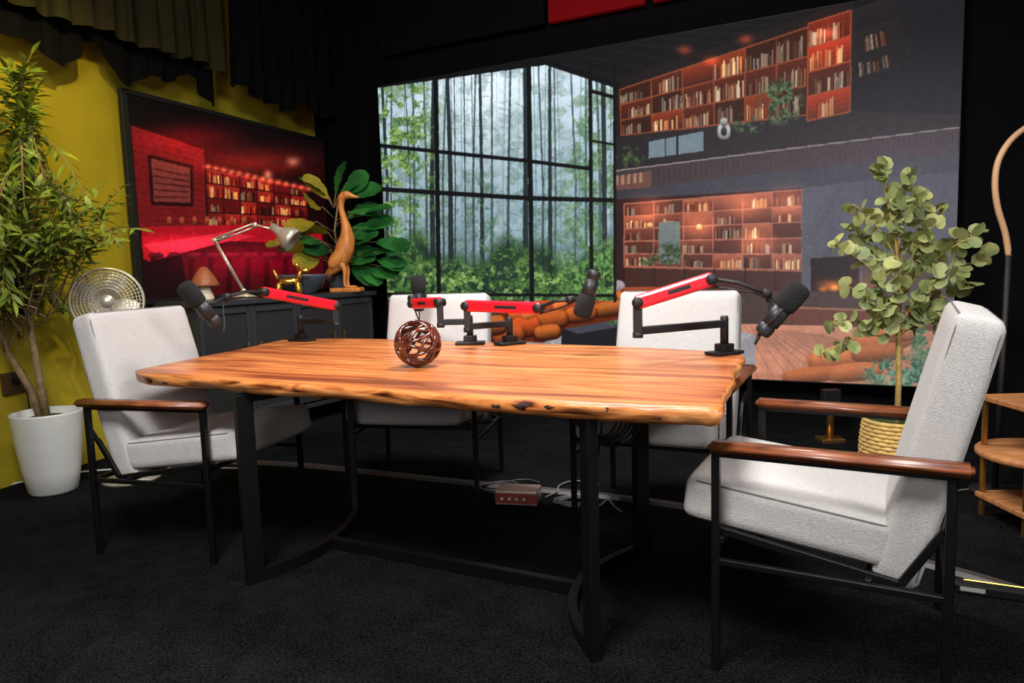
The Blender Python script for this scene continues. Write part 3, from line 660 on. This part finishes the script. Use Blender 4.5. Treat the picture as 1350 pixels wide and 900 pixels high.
def sausage(n,a,b,r):
    lathe_ab(n,Vector(a)*1.15,Vector(b)*1.15,[(0,0),(r*.6,.04),(r,.16),(r*1.15,.35),(r*1.15,.65),(r,.84),(r*.6,.96),(0,1)],M_GOLD,e,18)
for n,a,b,r in (('body',(-.06,0,.09),(.06,0,.09),.024),('neck',(.06,0,.09),(.075,0,.16),.016),('muzzle',(.075,0,.16),(.13,0,.15),.018),('ear_1',(.07,.015,.155),(.055,.03,.205),.014),('ear_2',(.07,-.015,.155),(.055,-.03,.205),.014),('tail',(-.06,0,.10),(-.09,0,.17),.011),('leg_1',(.055,.02,.09),(.065,.028,.002),.018),('leg_2',(.055,-.02,.09),(.065,-.028,.002),.018),('leg_3',(-.055,.02,.09),(-.065,.028,.002),.018),('leg_4',(-.055,-.02,.09),(-.065,-.028,.002),.018)): sausage(n,a,b,r)
x,y=cw(.25,-.0); e=empty('stoneware_bowl',(x,y,CT))
lathe('bowl',[(0,0),(.09,0),(.10,.015),(.15,.06),(.19,.13),(.195,.15),(.185,.15),(.14,.075),(.08,.035),(0,.03)],M_BOWL,e)
# carved wooden runner duck: one continuous body from tail to bill
x,y=cw(.585,-.135); e=empty('carved_wooden_duck',(x,y,CT),math.radians(-8))
box('plinth',(.25,.12,.035),(0,0,.0175),M_DUCK,e,bev=.01)
spine=crv([(-.175,0,.125),(-.13,0,.165),(-.075,0,.215),(-.03,0,.275),(.0,0,.345),(.02,0,.415),(.02,0,.49),(.005,0,.57),(-.012,0,.64),(-.012,0,.70),(.004,0,.742),(.035,0,.757),(.065,0,.752),(.10,0,.742),(.135,0,.735)],4)
rk=[.012,.030,.056,.072,.074,.062,.042,.027,.022,.024,.032,.033,.024,.013,.006]; rads=[]
for i in range(len(spine)):
    t=i/(len(spine)-1)*(len(rk)-1); k=min(int(t),len(rk)-2); rads.append(rk[k]*(1-(t-k))+rk[k+1]*(t-k))
tube('body_neck_head',spine,rads,M_DUCK,e,20)
for s in (-1,1):
    bm=bmesh.new(); vs=bmesh.ops.create_uvsphere(bm,u_segments=18,v_segments=12,radius=1)['verts']
    for v in vs: v.co=Vector((v.co.x*.045*(1-.4*v.co.z*.5),v.co.y*.016,v.co.z*.105))
    mk('folded_wing',bm,M_DUCK,e,True,(-.045,s*.062,.28),(0,math.radians(38),0))
    tube('leg',crv([(-.03,s*.03,.24),(.0,s*.035,.17),(-.005,s*.035,.09),(.0,s*.035,.045)],4),[.030,.028,.026,.022,.018,.015,.013,.012,.012,.012,.012,.013,.014],M_DUCK,e,10)
    bm=bmesh.new(); vs=bmesh.ops.create_uvsphere(bm,u_segments=12,v_segments=8,radius=1)['verts']
    for v in vs: v.co=Vector((v.co.x*.045,v.co.y*.022*(1+.5*v.co.x),max(v.co.z,-.4)*.012))
    mk('webbed_foot',bm,M_DUCK,e,True,(.03,s*.036,.040))
    lathe_ab('eye',(.026,s*.028,.764),(.026,s*.034,.765),[(0,0),(.005,0),(.005,1),(0,1)],M_MATTE,e,10)

# ------------------------------------------------------------------ foliage builders
def leaf(bm,base,dirv,up,L,W,shape,curl=.2,fold=.15,mi=0,seg=5,wave=0):
    d=Vector(dirv).normalized(); u=Vector(up); s=d.cross(u)
    if s.length<1e-4: s=d.orthogonal()
    s.normalize(); u=s.cross(d); rows=[]
    for i in range(seg+1):
        t=i/seg; w=W*shape(t); c=Vector(base)+d*L*t*(1-.15*curl*t)-u*curl*L*t*t; wv=u*wave*math.sin(i*2.1)*L
        rows.append((bm.verts.new(c-s*w+u*fold*w+wv),bm.verts.new(c),bm.verts.new(c+s*w+u*fold*w-wv)))
    for A,B in zip(rows,rows[1:]):
        for k in (0,1):
            f=bm.faces.new((A[k],A[k+1],B[k+1],B[k])); f.material_index=mi
lance=lambda t: max(.02,math.sin(math.pi*min(1,t*.96+.02))**.8)*(1-.25*t)*.5*1.1
roundl=lambda t: max(.04,math.sqrt(max(0,1-(2*t-1)**2)))*.5
fiddle=lambda t: max(.05,(math.sin(math.pi*min(1,max(0,t*.93+.03))))**.6*(.62+.5*t))*.5
def rv(a=1): return Vector((random.uniform(-a,a),random.uniform(-a,a),random.uniform(-a,a)))

# money tree in white pot
tr=empty('potted_money_tree',(-2.46,3.74,0))
lathe('pot',[(0,0),(.105,0),(.115,.01),(.135,.12),(.155,.28),(.168,.42),(.168,.43),(.155,.43),(.15,.38),(.12,.36)],M_WHITE,tr,seg=48)
lathe('moss',[(0,.41),(.08,.405),(.153,.385)],M_SOIL,tr)
bm=bmesh.new(); lf=bmesh.new()
stems=[[(-.03,0,.38),(-.07,.0,.55),(-.16,-.02,.75),(-.20,-.03,.95),(-.20,-.02,1.15),(-.14,0,1.4)],
       [(.0,0,.38),(-.02,.0,.6),(-.04,-.0,.85),(-.02,-.02,1.1),(.0,-.02,1.35),(.02,-.01,1.7),(.02,0,2.02)]]
for st in stems: sweep(bm,st,[.021,.019,.017,.015,.012,.008,.005][:len(st)],8)
def twig(b0,tip,nl,L,W,shape,droop,bmw,bml,rw=.004,mi=0):
    b0=Vector(b0);tip=Vector(tip); pts=[]
    for i in range(7):
        t=i/6; pts.append(b0.lerp(tip,t)+Vector((0,0,.25*(tip-b0).length*math.sin(math.pi*t)*.5)))
    sweep(bmw,pts,[rw*(1-.5*i/6) for i in range(7)],5)
    for k in range(nl):
        t=.28+.72*k/(nl-1); i=min(5,int(t*6)); p=pts[i].lerp(pts[i+1],t*6-i); ax=(pts[i+1]-pts[i]).normalized(); sd=ax.cross(Vector((0,0,1))); sd.normalize()
        s=1 if k%2 else -1
        dv=ax*.7+sd*s*random.uniform(.6,1.1)+Vector((0,0,random.uniform(-.6,.3)))+rv(.3)
        if k==nl-1: dv=ax
        leaf(bml,p,dv,(rv(.5)+Vector((0,-.3,1))),L*random.uniform(.75,1.15),W*random.uniform(.8,1.2),shape,droop,.2,mi,4)
for i in range(135):
    st=random.choice(stems); 
    if i<24: zc=random.uniform(1.55,2.15); rr=.05+.15*(2.2-zc)/.6; b=Vector(stems[1][5]).lerp(Vector(stems[1][6]),random.random()) if zc>1.7 else Vector(stems[1][4])
    else: zc=random.uniform(.84,1.66); rr=.60*math.sqrt(max(.1,1-((zc-1.2)/.62)**2)); b=Vector(random.choice(st[2:])) 
    an=random.uniform(0,6.283); r=rr*random.uniform(.4,1); tip=Vector((.08+r*math.cos(an),-.05+r*math.sin(an)*.7,zc))
    if tip.x<-.22: tip.x=-.22+random.uniform(0,.08)
    if tip.x>.12: tip.y=-abs(tip.y)-.08
    if tip.x>.16 and tip.z<1.25: tip.z+=.30 if random.random()<.6 else 0; 
    if tip.x>.16 and tip.z<1.25: tip.x=random.uniform(0,.14)
    if tip.z<.95 and tip.x<.12 : tip.z+=.2
    d=(tip-b); 
    if d.length<.1: continue
    if d.length>.5: b=tip-d.normalized()*.5+Vector((0,0,-.05)); bm2=Vector(st[3]); sweep(bm,[bm2,(bm2+b)/2+Vector((0,0,.05)),b],[.006,.005,.004],5)
    twig(b,tip,15,.095,.024,lance,.25,bm,lf)
for i in range(10):
    an=i*2.4; b=Vector(stems[1][6])-Vector((0,0,.03*i)); tip=b+Vector((.08*math.cos(an),.08*math.sin(an),.22-.02*i)); twig(b,tip,9,.09,.026,lance,.2,bm,lf)
mk('trunk_and_twigs',bm,M_BARK,tr); mk('leaves',lf,M_L1,tr)

# eucalyptus in straw basket
eu=empty('potted_eucalyptus_tree',(1.87,3.46,0))
bm=bmesh.new(); 
for i in range(17):
    z=.01+i*.019; r=.145+.012*math.sin(i/16*math.pi)
    sweep(bm,[(r*math.cos(t*math.pi/18)*(1+(.012 if (t+i)%2 else -.012)),r*math.sin(t*math.pi/18)*(1+(.012 if (t+i)%2 else -.012)),z) for t in range(36)],.0115,6,True)
mk('basket_weave',bm,M_BASK,eu); lathe('basket_inner',[(0,.005),(.13,.005),(.135,.31),(.12,.31),(.11,.27),(0,.27)],M_SOIL,eu)
bm=bmesh.new(); lf=bmesh.new(); T=[(0,0,.26),(.005,0,.5),(-.005,0,.8),(.0,0,1.0),(-.03,0,1.2),(-.08,0,1.4),(-.1,0,1.5)]
sweep(bm,T,[.016,.014,.012,.010,.007,.004,.003],8)
tips=[(-.33,0,.80),(-.30,-.1,.98),(-.34,.0,1.18),(-.26,-.05,1.36),(-.12,0,1.55),(-.02,-.1,1.5),(.1,.0,1.4),(.24,.05,1.36),(.36,0,1.22),(.40,-.05,1.10),(.30,-.1,.98),(.22,.1,.9),(.05,-.18,1.25),(-.12,-.2,1.1),(.12,-.2,1.05),(-.18,-.16,.88),(.02,.15,1.3),(-.2,.12,1.25),(.2,.15,1.15),(.15,-.1,.8),(-.4,-.05,.66),(-.1,.05,1.0),(.28,-.12,1.2),(-.05,-.1,1.38)]
for tp in tips:
    tp=Vector(tp); zb=max(.72,min(1.4,tp.z-.28)); i=0
    for k in range(len(T)-1):
        if T[k][2]<=zb<=T[k+1][2]: i=k
    b=Vector(T[i]).lerp(Vector(T[i+1]),(zb-T[i][2])/(T[i+1][2]-T[i][2]))
    pts=[b.lerp(tp,t/6)+Vector((0,0,.04*math.sin(t/6*math.pi))) for t in range(7)]; sweep(bm,pts,[.004-.0004*k for k in range(7)],5)
    for k in range(17):
        t=.25+.75*k/16; j=min(5,int(t*6)); p=pts[j].lerp(pts[j+1],t*6-j); dv=rv(1)+Vector((0,0,.1)); leaf(lf,p,dv,rv(1)+Vector((0,-.6,.5)),random.uniform(.045,.08),random.uniform(.05,.08),roundl,.12,.1,0,6)
mk('stem_and_branches',bm,M_BARK2,eu); mk('leaves',lf,M_L3,eu)

# fiddle leaf fig
x,y=cw(.72,.10); fg=empty('fiddle_leaf_fig',(x,y,CT)); lathe('pot',[(0,0),(.075,0),(.085,.1),(.09,.14),(.08,.14),(.075,.12),(0,.12)],M_BOWL,fg)
bm=bmesh.new(); lf=bmesh.new(); T=[(0,0,.12),(.02,0,.3),(.0,0,.5),(.04,0,.72)]
sweep(bm,T,[.014,.011,.009,.006],8)
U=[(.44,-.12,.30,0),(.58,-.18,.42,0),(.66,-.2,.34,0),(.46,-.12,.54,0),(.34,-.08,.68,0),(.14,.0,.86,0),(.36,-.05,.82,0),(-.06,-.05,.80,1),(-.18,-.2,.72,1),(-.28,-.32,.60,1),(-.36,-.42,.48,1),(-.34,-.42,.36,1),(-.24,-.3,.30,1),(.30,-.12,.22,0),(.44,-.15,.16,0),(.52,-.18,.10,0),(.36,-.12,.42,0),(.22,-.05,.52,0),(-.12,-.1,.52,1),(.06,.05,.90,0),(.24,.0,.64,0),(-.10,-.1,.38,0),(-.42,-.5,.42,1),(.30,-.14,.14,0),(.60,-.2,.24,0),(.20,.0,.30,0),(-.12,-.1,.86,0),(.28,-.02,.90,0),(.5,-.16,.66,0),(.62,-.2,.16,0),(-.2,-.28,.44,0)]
for (a,b_,c,y_) in U:
    tp=Vector((a,b_,c)); st=Vector((0,0,max(.2,min(.68,c-.12)))); 
    mid=st.lerp(tp,.4)+Vector((0,0,.04)); b0=st.lerp(tp,max(.45,1-.24/(tp-st).length))+Vector((0,0,.02)); sweep(bm,[st,mid,b0],[.005,.004,.003],5)
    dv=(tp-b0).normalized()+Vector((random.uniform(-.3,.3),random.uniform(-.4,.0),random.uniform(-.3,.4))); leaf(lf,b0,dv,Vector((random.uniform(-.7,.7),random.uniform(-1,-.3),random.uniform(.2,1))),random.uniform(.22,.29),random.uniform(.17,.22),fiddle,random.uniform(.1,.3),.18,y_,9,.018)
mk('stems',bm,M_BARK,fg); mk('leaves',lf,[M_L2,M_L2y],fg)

# ------------------------------------------------------------------ pedestal fan
fn=empty('pedestal_fan',(-2.14,3.92,0)); 
lathe('base',[(0,0),(.15,0),(.15,.012),(.05,.03),(.02,.05),(0,.05)],M_CHROME,fn); tube('pole',[(0,0,.04),(0,0,.86)],.013,M_CHROME,fn)
fd=Vector((.45,-.89,.0)).normalized(); fc=Vector((-.02,-.05,.995)); s=fd.cross(Vector((0,0,1))).normalized(); u=Vector((0,0,1))
lathe_ab('motor',fc-fd*.12,fc-fd*.01,[(0,0),(.03,.05),(.05,.3),(.05,.9),(.03,1),(0,1)],M_CHROME,fn); tube('neck',[(0,0,.85),fc-fd*.07+Vector((0,0,-.04))],.016,M_CHROME,fn)
bm=bmesh.new()
for rad,off in ((.175,0),(.172,.035),(.172,-.035),(.155,.046),(.14,.052),(.122,.057),(.105,.06),(.087,.062),(.07,.064),(.14,-.05),(.1,-.055)):
    sweep(bm,[fc+fd*off+(s*math.cos(t*math.pi/20)+u*math.sin(t*math.pi/20))*rad for t in range(40)],.006 if rad>.17 else .0026,6,True)
for k in range(48):
    a=k*math.pi/24; dr=s*math.cos(a)+u*math.sin(a); sweep(bm,[fc+fd*.066+dr*.03,fc+fd*.06+dr*.1,fc+fd*.04+dr*.165,fc+dr*.175,fc-fd*.04+dr*.165,fc-fd*.06+dr*.06],.0018,4)
mk('cage',bm,M_CHROME,fn); lathe_ab('badge',fc+fd*.06,fc+fd*.07,[(0,0),(.035,0),(.033,1),(0,1)],M_CHROME,fn)
bm=bmesh.new()
for k in range(4):
    a=k*math.pi/2+.3; dr=s*math.cos(a)+u*math.sin(a); tn=-s*math.sin(a)+u*math.cos(a); g=[]
    for i in range(6):
        r=.02+.13*i/5; w=.02+.05*math.sin(i/5*2.4); g.append((bm.verts.new(fc+dr*r-tn*w*.5-fd*.012),bm.verts.new(fc+dr*r+tn*w+fd*.015)))
    for A,B in zip(g,g[1:]): bm.faces.new((A[0],A[1],B[1],B[0]))
mk('blades',bm,M_CHROME,fn)

# outlet with cable
wo=empty('outlet_box',(0,0,0)); oc=WL-ld*.72+ln*.0
p=oc+ln*.012; box('plate',(.13,.02,.12),(p.x,p.y,.56),M_OUT,wo,(0,0,math.atan2(ld.y,ld.x)))
p=oc+ln*.03; box('plug',(.03,.03,.035),(p.x,p.y,.57),M_MATTE,wo,(0,0,math.atan2(ld.y,ld.x)))
tube('cord',crv([(p.x,p.y,.57),(p.x+.05,p.y-.0,.52),(p.x+.07,p.y,.25),(p.x+.06,p.y+.02,.02),(p.x+.2,p.y+.1,.008)],4),.004,M_WIREB,wo)

# ------------------------------------------------------------------ floor items
def flat_strip(name,pts,w,h,m):
    S=crv([Vector(p).to_3d() for p in pts],8); bm=bmesh.new(); rr=[]
    for i,p in enumerate(S):
        t=(S[min(i+1,len(S)-1)]-S[max(i-1,0)]).normalized(); n=Vector((-t.y,t.x,0))*w/2
        rr.append([bm.verts.new(p+n),bm.verts.new(p-n),bm.verts.new(p-n*.5+Vector((0,0,h))),bm.verts.new(p+n*.5+Vector((0,0,h)))])
    for A,B in zip(rr,rr[1:]):
        for k in range(4): bm.faces.new((A[k],A[(k+1)%4],B[(k+1)%4],B[k]))
    bm.faces.new(rr[0]);bm.faces.new(rr[-1]); return mk(name,bm,m,None,False)
flat_strip('trim_1',[(-2.0,4.25),(-1.33,4.13),(-.32,3.69),(.76,3.2),(1.51,2.48),(1.75,2.1)],.07,.012,mat('floor_strip',(66,60,60),.5))
ib=empty('audio_interface',(.01,3.33,0),math.radians(-12)); box('case',(.20,.12,.065),(0,0,.0395),M_GREY,ib,bev=.004); box('front_panel',(.202,.006,.05),(0,-.061,.038),M_FRONT,ib)
for i in range(4): lathe_ab('knob',(-.065+i*.035,-.064,.038),(-.065+i*.035,-.078,.038),[(0,0),(.010,0),(.009,1),(0,1)],M_CHROME,ib,14)
for sx in (-1,1):
    for sy in (-1,1): lathe('foot',[(0,0),(.008,0),(.008,.008),(0,.008)],M_MATTE,ib,(sx*.08,sy*.045,0),seg=10)
def coil(name,c,r,n,m,tail,rr=.0045):
    pts=[]
    for i in range(n*14):
        a=i/14*6.283; k=r*(1+.18*math.sin(i*.7)); pts.append((c[0]+k*math.cos(a),c[1]+k*.7*math.sin(a),.008+.004*(i/14)+.004*math.sin(i*.9)))
    pts+=crv([pts[-1]]+tail,5); return tube(name,pts,rr,m,None,6)
coil('grey_cable_coil',(.27,3.28),.085,4,M_WIRE,[(.38,3.22,.01),(.43,3.3,.01),(.45,3.2,.008),(.47,3.14,.008)])
coil('black_cable_coil',(-.10,3.54),.10,3,mat('dark_grey_cable',(60,60,62),.5),[(-.02,3.64,.01),(.06,3.66,.01),(.12,3.60,.01)])
tube('audio_cable',crv([(.14,3.37,.008),(.2,3.45,.01),(.22,3.55,.008),(.3,3.62,.008),(.42,3.56,.008)],5),.004,M_WIRE)
hc=empty('hanging_cable_bundle',(.33,2.50,.0))
for i in range(6): 
    tube(f'loop_{i+1}',[(.055*math.sin(t/20*6.283)*(1+.15*i)+.008*i-.02,.015*math.cos(t/3+i),.60+.085*math.cos(t/20*6.283)-.008*i) for t in range(20)],.0045,M_WIREB,hc,6,True)
tube('tie',[(-.01,-.02,.69),(.01,.03,.69),(0,0,.70)],.005,M_WIREB,hc)
tube('drop',crv([(-.02,0,.56),(-.05,.05,.35),(-.14,.12,.12),(-.18,.14,.008)],5),.004,M_WIREB,hc)
tube('white_floor_cord',crv([(-2.95,3.55,.008),(-2.7,3.95,.008),(-2.4,4.1,.008),(-2.0,4.1,.008),(-1.6,4.05,.008)],5),.005,M_WIREW)
tube('black_floor_cord',crv([(1.72,1.98,.008),(1.55,1.95,.008),(1.6,1.88,.008),(1.75,1.85,.008),(1.85,1.9,.008)],5),.004,M_WIREB)
tube('screen_cable',crv([(1.9,3.1,.008),(2.1,3.3,.008),(2.4,3.25,.008),(2.8,3.4,.008)],5),.004,M_WIRE)
lb=empty('led_light_bar',(1.68,2.2,0),math.radians(-26)); M_LED=mat('led_tube',(255,220,120),.4,emit=(255,205,70),estr=9)
box('housing',(.5,.05,.03),(0,0,.015),M_MATTE,lb); box('label',(.07,.001,.014),(-.2,-.0258,.017),M_WIREW,lb,bev=0); bar('led_strip',(-.22,.029,.02),(.24,.029,.02),.008,.016,M_LED,lb)
ss=empty('tiered_side_table',(2.15,2.86,0))
for x,y in ((-.16,-.13),(.16,-.13),(-.16,.13),(.16,.13)): bar('post',(x,y,0),(x,y,.52),.018,.018,M_BRASS,ss)
for z in (.09,.51): box('shelf',(.36,.30,.022),(0,0,z),M_TAN,ss,bev=.004)
lathe('round_tray',[(0,.28),(.235,.28),(.24,.285),(.24,.30),(.235,.305),(0,.305)],M_TAN,ss,seg=48)
fl=empty('bentwood_floor_lamp',(2.24,3.25,0))
lathe('base',[(0,0),(.12,0),(.12,.02),(.02,.03),(0,.03)],M_MATTE,fl); tube('pole',[(-.02,0,.02),(.0,0,1.12)],.013,M_MATTE,fl)
cv=crv([(.0,0,1.1),(-.02,0,1.2),(-.06,0,1.32),(-.075,0,1.43),(-.06,0,1.53),(-.0,0,1.62),(.10,0,1.68),(.25,0,1.70),(.38,0,1.64)])
tube('bent_arm',cv,.013,mat('bent_ash',(200,156,116),.5),fl,12); lathe('shade',[(.05,.0),(.13,-.14),(.125,-.14),(.045,0),(0,0.005)],M_WHITE,fl,(.38,0,1.64))

# ------------------------------------------------------------------ lights
def area(name,loc,tgt,size,power,col=(1,1,1),sy=None,spread=180):
    l=bpy.data.lights.new(name,'AREA'); l.energy=power; l.color=col; l.size=size; l.shape='RECTANGLE' if sy else 'SQUARE'
    if sy: l.size_y=sy
    l.spread=math.radians(spread); o=bpy.data.objects.new(name,l); COL.objects.link(o); o.location=loc
    o.rotation_euler=(Vector(tgt)-Vector(loc)).to_track_quat('-Z','Y').to_euler(); return o
area('key_softbox',(-.6,.6,3.2),(-.1,3.0,.6),.8,74,(1,.985,.975),.7,120)
area('fill_softbox',(2.3,.2,2.9),(.7,2.4,.6),.8,32,(1,.98,.98),None,120)
area('top_softbox',(.2,3.4,3.4),(0,3.1,0),.9,52,(1,.98,.95),.7,110)
area('front_fill_light',(-.7,-1.6,1.9),(-.5,3.0,.4),1.0,22,(1,.98,.98),.9,120)  # added unseen fill, brightens the seats and the floor under the table
def spot(name,loc,tgt,power,col,ang,blend=.6,r=.05):
    l=bpy.data.lights.new(name,'SPOT'); l.energy=power; l.color=col; l.spot_size=math.radians(ang); l.spot_blend=blend; l.shadow_soft_size=r
    o=bpy.data.objects.new(name,l); COL.objects.link(o); o.location=loc; o.rotation_euler=(Vector(tgt)-Vector(loc)).to_track_quat('-Z','Y').to_euler()
spot('yellow_wall_spot',(-1.6,3.2,2.75),(-2.65,4.1,1.5),88,(1,.84,.22),90,.9,.03)
spot('cabinet_fill_spot',(-.7,4.3,3.3),(-1.5,5.6,1.2),130,(1,.86,.66),50)  # added unseen warm light, lifts the duck and the cabinet ornaments
spot('plant_spot',(1.2,2.2,3.3),(1.87,3.46,1.1),60,(1,.88,.66),32)
w=bpy.data.worlds.new('world'); scene.world=w; w.use_nodes=True; w.node_tree.nodes['Background'].inputs[0].default_value=(.012,.012,.015,1)

# ------------------------------------------------------------------ camera
cam=bpy.data.cameras.new('camera'); co=bpy.data.objects.new('camera',cam); COL.objects.link(co)
cam.sensor_width=36; cam.lens=950/1350*36; cam.clip_start=.05
Mx=Matrix.Rotation(math.radians(84.0),4,'X')@Matrix.Rotation(math.radians(-1.68),4,'Z')
co.matrix_world=Matrix.Translation((0,0,1.12))@Mx
scene.camera=co
